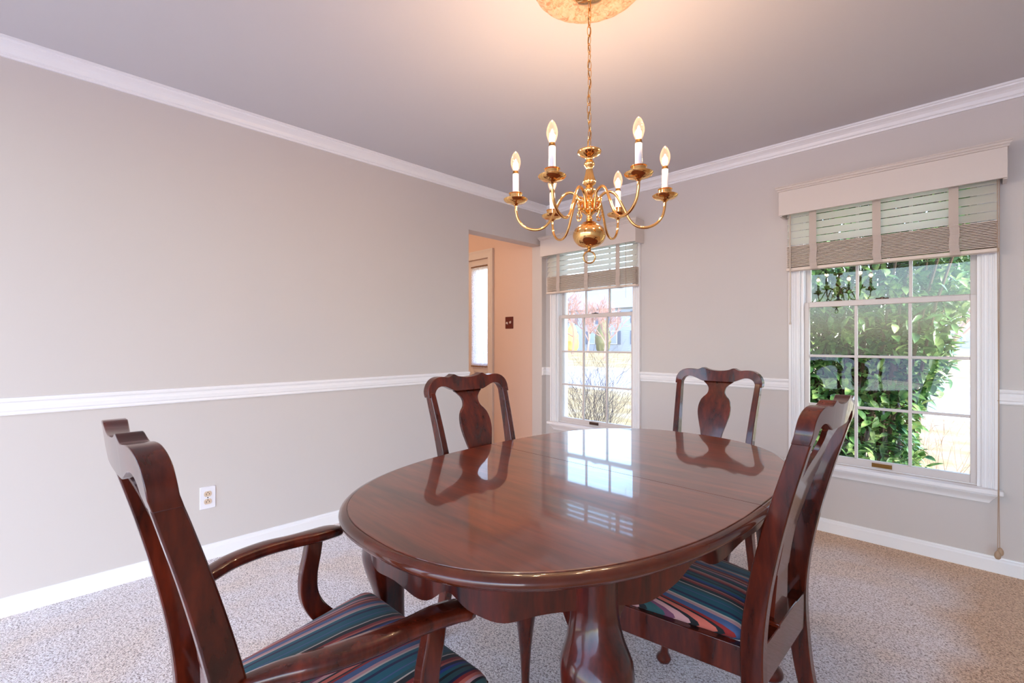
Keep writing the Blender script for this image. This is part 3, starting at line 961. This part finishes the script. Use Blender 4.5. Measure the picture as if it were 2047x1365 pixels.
# C: right of the table, facing -X   (local +Y -> world -X : rz = +90deg)
proto.location = (-0.367, 1.342, FZ); proto.rotation_euler = (0, 0, math.radians(89.5))
tag(proto, 'mahogany side chair at right of table, its back to the hedge window, striped seat visible', 'chair', grp)
A_ = copy_tree(proto); A_.location = (-1.418, 1.275, FZ); A_.rotation_euler = (0, 0, math.radians(-90))
tag(A_, 'mahogany side chair tucked in along the plain left wall beside the foyer opening', 'chair', grp)
B_c = copy_tree(proto); B_c.location = (-0.945, 2.333, FZ); B_c.rotation_euler = (0, 0, math.radians(180))
tag(B_c, 'mahogany side chair at the far end of table, between the two windows', 'chair', grp)
arm = make_chair('armchair', True)
arm.location = (-0.958, 0.216, FZ); arm.rotation_euler = (0, 0, math.radians(1))
tag(arm, 'mahogany dining armchair with curved arms and striped seat at near end of table', 'chair')

# ------------------------------------------------------------------ chandelier
CX, CY = -0.965, 1.354
S = 1 / (4.2667 * 571.0)
def zz_(y):
    return 1.151 + (684 - (220 + y / 4.2667)) / 571.0
ch = tag(empty('chandelier', (CX, CY, 0)), 'polished brass six-arm chandelier with lit candle bulbs hanging above the table', 'chandelier')
ch.location = (CX, CY, CH)
def cz(y): return zz_(y) - CH
# stem
prof = [(2, 322), (10, 325), (28, 333), (70, 337), (100, 350), (103, 360), (96, 372), (70, 392), (40, 405), (26, 418), (26, 430), (38, 440), (45, 455), (44, 470), (34, 485), (27, 495), (29, 520), (36, 560), (47, 592), (52, 612), (50, 630), (38, 645), (26, 655),
        (30, 662), (46, 672), (52, 690), (47, 708), (34, 722), (27, 735), (34, 742), (40, 760), (56, 772), (60, 785), (60, 848), (70, 856), (70, 864), (52, 874), (34, 890), (24, 902), (22, 918), (30, 926), (30, 934), (24, 940), (36, 955), (60, 962)]
b = MB(); b.lathe([(r_ * S, cz(y)) for r_, y in prof], (0, 0, 0), 48, flute=12, fz=(cz(645), cz(500)), famp=0.16)
b.build('stem', M['brass'], ch, angle=60)
b = MB()
pr = []
for k in range(0, 25):
    a = PI * (0.10 + 0.88 * k / 24)
    pr.append((140 * math.sin(a) * S, cz(1070 - 108 * math.cos(a))))
b.lathe(pr, (0, 0, 0), 64); b.build('ball', M['brass'], ch, angle=80)
b = MB(); b.lathe([(4 * S, cz(1170)), (22 * S, cz(1176)), (12 * S, cz(1184)), (16 * S, cz(1192)), (16 * S, cz(1198)), (8 * S, cz(1204)), (2 * S, cz(1206))], (0, 0, 0), 20)
path = []
Rr = 50 * S
for k in range(33):
    a = 2 * PI * k / 32
    path.append((math.cos(YAW) * Rr * math.sin(a), math.sin(YAW) * Rr * math.sin(a), cz(1255) + Rr * math.cos(a)))
b.tube(path, 7 * S, 10, cap=False)
b.build('pull_ring', M['brass'], ch)
# arms
arm_rz = [(34, 852), (44, 800), (64, 738), (100, 706), (190, 703)]
arm_rz = [(58, 862), (72, 850), (82, 800), (98, 740), (140, 706), (190, 704), (236, 742), (290, 838), (345, 945), (405, 1000), (482, 1012), (560, 985), (615, 925), (636, 850), (640, 790)]
arm_rz = [(r_ * 0.985, y) for r_, y in arm_rz]
cup_top = 790
for k in range(6):
    a = math.radians(-5 + 60 * k) 
    aw = a + YAW       # angles were measured in the camera's lateral/depth frame
    ca, sa = math.cos(aw), math.sin(aw)
    P = lambda r_, y: (ca * r_ * S, sa * r_ * S, cz(y))
    b = MB()
    b.tube([P(p[0], p[1]) for p in spline(arm_rz, 64)], 11.5 * S, 12)
    arm_o = b.build('arm', M['brass'], ch, angle=70)
    R0 = 640 * 0.985
    c0 = P(R0, 0)
    def lat(rows, name, m_, parent, seg=28):
        b = MB(); b.lathe([(r_ * S, cz(y)) for r_, y in rows], (c0[0], c0[1], 0), seg)
        return b.build(name, m_, parent, angle=50)
    lat([(6, 806), (15, 802), (19, 794), (26, 788), (40, 781), (74, 774), (98, 759), (105, 746), (101, 743), (90, 752), (50, 762), (20, 764), (2, 764)], 'drip_pan', M['brass'], arm_o)
    lat([(2, 756), (46, 756), (54, 752), (54, 702), (60, 698), (60, 694), (56, 694), (50, 700), (28, 704), (2, 704)], 'candle_cup', M['brass'], arm_o)
    lat([(25, 704), (26, 700), (26, 530), (24, 526), (2, 524)], 'candle_sleeve', M['sleeve'], arm_o)
    lat([(2, 526), (24, 526), (25, 512), (22, 508), (22, 500), (2, 499)], 'socket', M['brass_dull'], arm_o)
    bb = lat([(18, 500), (22, 494), (33, 470), (41, 440), (42, 420), (38, 392), (28, 364), (18, 346), (8, 334), (1, 329)], 'bulb', M['bulb'], arm_o)
    b = MB(); b.tube([(c0[0], c0[1], cz(490)), (c0[0], c0[1], cz(455))], 2.5 * S, 6)
    b.lathe([(1 * S, cz(462)), (9 * S, cz(455)), (12 * S, cz(440)), (11 * S, cz(420)), (6 * S, cz(402)), (1 * S, cz(396))], (c0[0], c0[1], 0), 10)
    b.build('filament', M['filament'], arm_o)
    ld = D.lights.new('bulb_light', 'POINT'); ld.energy = BULB_W; ld.color = (1.0, 0.70, 0.45); ld.shadow_soft_size = 0.014
    lo = D.objects.new('bulb_light', ld); C.objects.link(lo); lo.parent = ch
    lo.location = (c0[0], c0[1], cz(428))
    # scroll between the arms
    aw2 = aw + PI / 6
    ca2, sa2 = math.cos(aw2), math.sin(aw2)
    P2 = lambda r_, y: (ca2 * r_ * S, sa2 * r_ * S, cz(y))
    b = MB()
    loop = [P2(92 + 20 * math.cos(t), 780 + 20 * math.sin(t)) for t in [2 * PI * q / 20 for q in range(21)]]
    b.tube(loop, 6 * S, 8, cap=False)
    b.tube([P2(p[0], p[1]) for p in spline([(60, 850), (80, 846), (98, 830), (102, 806), (94, 800)], 16)], 9 * S, 8)
    b.tube([P2(p[0], p[1]) for p in spline([(96, 852), (88, 880), (78, 905), (86, 928), (104, 930), (116, 908), (118, 884)], 24)], 5.5 * S, 8)
    b.lathe([(1 * S, cz(846)), (14 * S, cz(852)), (14 * S, cz(862)), (8 * S, cz(872)), (1 * S, cz(874))], (P2(98, 0)[0], P2(98, 0)[1], 0), 10)
    b.build('scroll', M['brass'], ch)
# canopy, chain, cord
b = MB(); b.lathe([(0.066, -0.0190), (0.066, -0.026), (0.060, -0.030), (0.058, -0.037), (0.046, -0.046), (0.020, -0.052), (0.008, -0.056), (0.006, -0.062), (0.001, -0.063)], (0, 0, 0), 40)
b.build('canopy', M['brass'], ch, angle=50)
z0, z1 = -0.060, cz(318)
nl = 17
step = (z1 - z0) / nl
b = MB()
for k in range(nl):
    zc = z0 + step * (k + 0.5)
    hl = abs(step) * 0.62; hw = 0.0068
    ang = YAW + (0.5 if k % 2 else 0.5 + PI / 2) + 0.25 * math.sin(k * 1.7)
    pts = []
    for q in range(25):
        t = 2 * PI * q / 24
        u = hw * math.cos(t); w_ = hl * math.sin(t)
        w_ = math.copysign(min(abs(w_) ** 0.9 * (hl ** 0.1), hl), w_)
        pts.append((math.cos(ang) * u + 0.0015 * math.sin(k), math.sin(ang) * u + 0.0015 * math.cos(k * 1.3), zc + w_))
    b.tube(pts, 0.0014, 8, cap=False)
b.build('chain', M['brass'], ch, angle=70)
b = MB(); b.tube([(0.004 * math.sin(q * 0.9), 0.004 * math.cos(q * 0.9), z0 + (z1 - z0) * q / 40) for q in range(41)], 0.0016, 8)
b.build('cord', M['brass_dull'], ch)

# ceiling medallion
med = tag(empty('ceiling_medallion', (CX, CY, CH)), 'round cream plaster ceiling medallion in relief above the chandelier', 'ceiling medallion')
MR = 0.196
b = MB(); R = []
nr, ns = 60, 240
for i in range(nr + 1):
    q = 1 - i / nr
    r_ = 0.05 + (MR - 0.05) * q
    ring = []
    for k in range(ns):
        a = 2 * PI * k / ns
        p = Vector((r_ * math.cos(a), r_ * math.sin(a), 0))
        h_ = 0.009
        if q > 0.50 and q < 0.97:
            w_ = math.sin(PI * (q - 0.50) / 0.47)
            h_ += 0.007 * w_ + 0.006 * w_ * noise.noise(p * 42) + 0.004 * w_ * abs(math.sin(a * 14 + 9 * q))
        elif q <= 0.50:
            h_ += 0.002 + 0.0014 * abs(math.sin(a * 22)) * (q / 0.5)
            if q < 0.14: h_ += 0.006
        if q > 0.95: h_ *= max(0.0, (1 - q) / 0.05) ** 0.5
        rr = r_ * (1 + (0.010 * abs(math.sin(a * 10)) if q > 0.9 else 0))
        ring.append((rr * math.cos(a), rr * math.sin(a), -max(h_, 0.0006)))
    R.append(ring)
b.rings([[(x, y, -0.0003) for x, y, z in R[0]]] + R + [[(x, y, -0.0003) for x, y, z in R[-1]]], cap=False)
b.build('plaster_relief', M['medallion'], med, angle=80)

# ------------------------------------------------------------------ lamps out of the frame
def point(name, loc, w, col, size):
    ld = D.lights.new(name, 'POINT'); ld.energy = w; ld.color = col; ld.shadow_soft_size = size
    o = D.objects.new(name, ld); C.objects.link(o); o.location = loc
    return o
point('foyer_lamp', (-3.95, 1.9, 2.15), FOYER_W, (1.0, 0.72, 0.48), 0.10)

# ------------------------------------------------------------------ outdoors
GZ = -0.55
b = MB()
def quadstrip(rows, x0=-90, x1=90):
    v = []; f = []
    for y, z in rows: v += [(x0, y, z), (x1, y, z)]
    for i in range(len(rows) - 1): f.append((2 * i, 2 * i + 1, 2 * i + 3, 2 * i + 2))
    return v, f
v_, f_ = quadstrip([(YW + 0.17, -0.30), (7, -0.42), (14.6, -0.62)]); b.add(v_, f_)
tag(b.build('lawn', M['lawn']), kind='structure')
b = MB(); v_, f_ = quadstrip([(14.6, -0.62), (15.4, -0.62), (15.4, -0.72), (15.42, -0.72)]); b.add(v_, f_)
tag(b.build('kerb', M['concrete']), kind='structure')
b = MB(); v_, f_ = quadstrip([(15.42, -0.72), (25.5, -0.72)]); b.add(v_, f_)
tag(b.build('street', M['asphalt']), kind='structure')
b = MB(); v_, f_ = quadstrip([(25.5, -0.72), (25.52, -0.60), (27.5, -0.60)]); b.add(v_, f_)
tag(b.build('sidewalk', M['concrete']), kind='structure')
b = MB(); v_, f_ = quadstrip([(27.5, -0.60), (36, -0.35), (50, 0.0), (120, 0.2)]); b.add(v_, f_)
tag(b.build('far_lawn', M['lawn']), kind='structure')
b = MB(); b.box(-60, 60, -60, YB - 0.3, -0.5, -0.3); tag(b.build('bounce_ground', M['asphalt']), kind='structure')  # unseen grey ground added behind the open room to bounce neutral light in

# laurel hedge outside the right-hand window
rnd = random.Random(5)
hedge = tag(empty('laurel_hedge', (-1.0, 5.0, -0.35)), 'tall glossy green laurel hedge growing right outside the large window', 'hedge')
b = MB()
def leaf(b, p, d, up, ln, wd):
    d = d.normalized(); s_ = d.cross(up)
    if s_.length < 1e-3: s_ = d.orthogonal()
    s_.normalize(); nn = s_.cross(d)
    pts = []
    sec = [(0.0, 0.02), (0.25, 0.8), (0.5, 1.0), (0.78, 0.65), (1.0, 0.03)]
    for t, w_ in sec:
        c = p + d * ln * t - nn * ln * 0.22 * t * t
        pts += [c - s_ * wd * w_ + nn * wd * 0.35 * w_, c, c + s_ * wd * w_ + nn * wd * 0.35 * w_]
    fs = []
    for i in range(4):
        for j in range(2):
            o_ = i * 3 + j
            fs.append((o_, o_ + 1, o_ + 4, o_ + 3))
    b.add(pts, fs, True)
def hedge_front(x, z):
    # y of the hedge face (house side); the hedge is a long row running away from the house
    return 4.12 + 0.22 * math.sin(x * 2.3 + z) + 0.14 * math.sin(z * 4 + x * 3)
RIGHT = 0.10
for k in range(19000):
    z = rnd.uniform(-0.30, 3.3)
    edge = float(np.interp(z, [0.0, 0.6, 1.0, 1.4, 2.2], [-0.30, -0.30, -0.16, -0.04, 0.04])) + 0.03 * math.sin(z * 9)
    if rnd.random() < 0.78:
        x = edge - rnd.random() * 1.45
        y = hedge_front(x, z) + abs(rnd.gauss(0, 0.30)) * (1 + rnd.random())
        dr = Vector((rnd.gauss(0.1, 0.55), -0.7 + rnd.gauss(0, 0.4), rnd.gauss(0.1, 0.6)))
    else:
        y = rnd.uniform(4.1, 7.0)
        x = edge - abs(rnd.gauss(0, 0.14)) - 0.11 * (y - 4.1)
        dr = Vector((0.8 + rnd.gauss(0, 0.3), rnd.gauss(-0.2, 0.5), rnd.gauss(0.1, 0.5)))
    leaf(b, Vector((x + 1.0, y - 5.0, z + 0.35)), dr, Vector((rnd.gauss(0, .3), rnd.gauss(0, .3), 1)), rnd.uniform(0.07, 0.13), rnd.uniform(0.015, 0.026))
b.build('foliage', M['leaf'], hedge, angle=80)
b = MB()
for k in range(150):
    x = rnd.uniform(-1.7, -0.5); y = rnd.uniform(4.3, 5.2)
    p = Vector((x + 1, y - 5, 0)); path = [p.copy()]
    d = Vector((max(-.3, min(.2, rnd.gauss(0.03, 0.14))), max(-.12, min(.25, rnd.gauss(0.0, 0.1))), 1))
    for q in range(7):
        p = p + d * 0.44 + Vector((rnd.gauss(0, .03), rnd.gauss(0, .03), 0)); path.append(p.copy())
    b.tube(path, [0.018 * (1 - q / 9) for q in range(8)], 5)
b.build('stems', M['bark'], hedge)

def twiggy(name, loc, n, h, spread, m_, label, cat, seed, r0=0.003, group=None, lean=(0, 0)):
    rn = random.Random(seed)
    root = tag(empty(name, loc), label, cat, group)
    b = MB()
    def grow(p, d, ln, r_, depth):
        path = [p.copy()]; q = p.copy(); dd = d.copy()
        for i in range(5):
            dd = (dd + Vector((rn.gauss(0, .10), rn.gauss(0, .10), rn.gauss(0.02, .05)))).normalized()
            q = q + dd * ln / 5; path.append(q.copy())
            if depth > 0 and i > 0 and rn.random() < 0.75:
                nd = (dd + Vector((rn.gauss(0, .55), rn.gauss(0, .55), rn.gauss(0.1, .25)))).normalized()
                grow(q.copy(), nd, ln * 0.55, r_ * 0.6, depth - 1)
        b.tube(path, [r_ * (1 - 0.14 * i) for i in range(6)], 4, cap=False)
    for k in range(n):
        a = rn.uniform(0, 2 * PI); t = rn.uniform(0, spread)
        d = Vector((math.cos(a) * t + lean[0], math.sin(a) * t + lean[1], 1)).normalized()
        grow(Vector((rn.gauss(0, .12), rn.gauss(0, .12), 0)), d, h * rn.uniform(0.7, 1.05), r0, 2)
    b.build('branches', m_, root)
    return root
twiggy('twiggy_shrub', (-3.55, 5.0, -0.36), 80, 1.0, 0.55, M['twig'], 'leafless grey twiggy shrub outside the lower panes of the far window', 'shrub', 3, lean=(0.1, 0))
twiggy('bare_shrub', (-0.20, 6.2, -0.42), 16, 0.85, 0.5, M['twig_red'], 'small leafless reddish shrub on the lawn right of the hedge', 'shrub', 8, 0.003)

def bare_tree(loc, h, seed, label, m_=None):
    rn = random.Random(seed)
    root = tag(empty('bare_tree', loc), label, 'tree', 'bare trees across the street')
    b = MB()
    def grow(p, d, ln, r_, depth):
        path = [p.copy()]; q = p.copy(); dd = d.copy()
        for i in range(4):
            dd = (dd + Vector((rn.gauss(0, .12), rn.gauss(0, .12), rn.gauss(0.03, .06)))).normalized()
            q = q + dd * ln / 4; path.append(q.copy())
            if depth > 0 and i >= 1:
                for _ in range(2):
                    nd = (dd + Vector((rn.gauss(0, .6), rn.gauss(0, .6), rn.gauss(0.15, .3)))).normalized()
                    grow(q.copy(), nd, ln * 0.6, r_ * 0.5, depth - 1)
        b.tube(path, [r_ * (1 - 0.15 * i) for i in range(5)], 4, cap=False)
    grow(Vector((0, 0, 0)), Vector((0, 0, 1)), h * 0.5, h * 0.022, 4)
    b.build('branches', m_ or M['twig_red'], root)
bare_tree((-27.4, 38.0, -0.3), 6.2, 21, 'middle bare pinkish tree in front of the pale shuttered house')
bare_tree((-22.0, 33.0, -0.4), 5.2, 22, 'rightmost bare pinkish tree seen through the far window')
bare_tree((-33.0, 43.0, -0.3), 8.5, 23, 'tallest bare tree, leftmost through the far window')
bare_tree((-1.1, 34.0, -0.4), 7.0, 24, 'bare tree across the street seen right of the hedge')

def conifer(loc, h, r_, m_, label, cat='tree'):
    root = tag(empty('conical_evergreen', loc), label, cat)
    rn = random.Random(int(h * 100)); b = MB(); R = []
    for i in range(15):
        t = i / 14
        rr = r_ * math.sin(PI * min(1, 0.12 + 0.88 * t)) ** 0.6 * (1 - 0.35 * t) if t < 1 else 0.02
        R.append([(rr * math.cos(2 * PI * k / 20) * rn.uniform(.85, 1.15), rr * math.sin(2 * PI * k / 20) * rn.uniform(.85, 1.15), h * t) for k in range(20)])
    b.rings(R); b.build('foliage', m_, root)
conifer((-36.5, 47.5, 0.0), 3.6, 1.0, M['gold_shrub'], 'golden conical shrub at the left corner of the pale house', 'shrub')
conifer((-33.2, 49.5, 0.0), 4.2, 1.1, M['evergreen'], 'dull evergreen beside the door of the pale house')

# pale house across the street
house = tag(empty('house', (-30, 52, 0)), 'pale two-storey house with grey roof and shuttered windows across the street', 'house')
b = MB(); b.box(-12, 12, 0, 9, -0.5, 5.6)
for k in range(26): b.box(-12.02, 12.02, -0.03, 0, -0.3 + 0.225 * k, -0.3 + 0.225 * k + 0.02)
b.build('wall', M['siding'], house)
b = MB(); b.rings([[(-12.6, -0.6, 5.5), (-12.6, 9.6, 5.5), (-12.6, 4.5, 8.9)], [(12.6, -0.6, 5.5), (12.6, 9.6, 5.5), (12.6, 4.5, 8.9)]], smooth=False)
b.build('roof', M['roof'], house)
for x in (-10, -6.6, -3.2, 0.2, 3.6, 7.0, 10.2):
    for z, hh in ((0.9, 1.7), (3.6, 1.5)):
        w_ = MB(); w_.box(x - 0.5, x + 0.5, -0.08, -0.03, z, z + hh); wo = w_.build('window', M['trim'], house)
        p_ = MB(); p_.box(x - 0.43, x + 0.43, -0.10, -0.08, z + 0.07, z + hh - 0.07); p_.build('pane', M['far_glass'], wo)
        for s in (-1, 1):
            q_ = MB(); q_.box(x + s * 0.78 - 0.22, x + s * 0.78 + 0.22, -0.10, -0.03, z, z + hh); q_.build('shutter', M['shutter'], wo)
house2 = tag(empty('house', (2, 56, 0)), 'pale house far across the street seen past the right edge of the hedge', 'house')
b = MB(); b.box(-8, 8, 0, 8, -0.5, 5.2); b.build('wall', M['siding'], house2)
b = MB(); b.rings([[(-8.5, -0.5, 5.1), (-8.5, 8.5, 5.1), (-8.5, 4, 8.0)], [(8.5, -0.5, 5.1), (8.5, 8.5, 5.1), (8.5, 4, 8.0)]], smooth=False)
b.build('roof', M['roof'], house2)
for x in (-6, -2.5, 1, 4.5):
    for z in (0.7, 3.2):
        w_ = MB(); w_.box(x - 0.5, x + 0.5, -0.08, -0.01, z, z + 1.4); w_.build('window', M['far_glass'], house2)
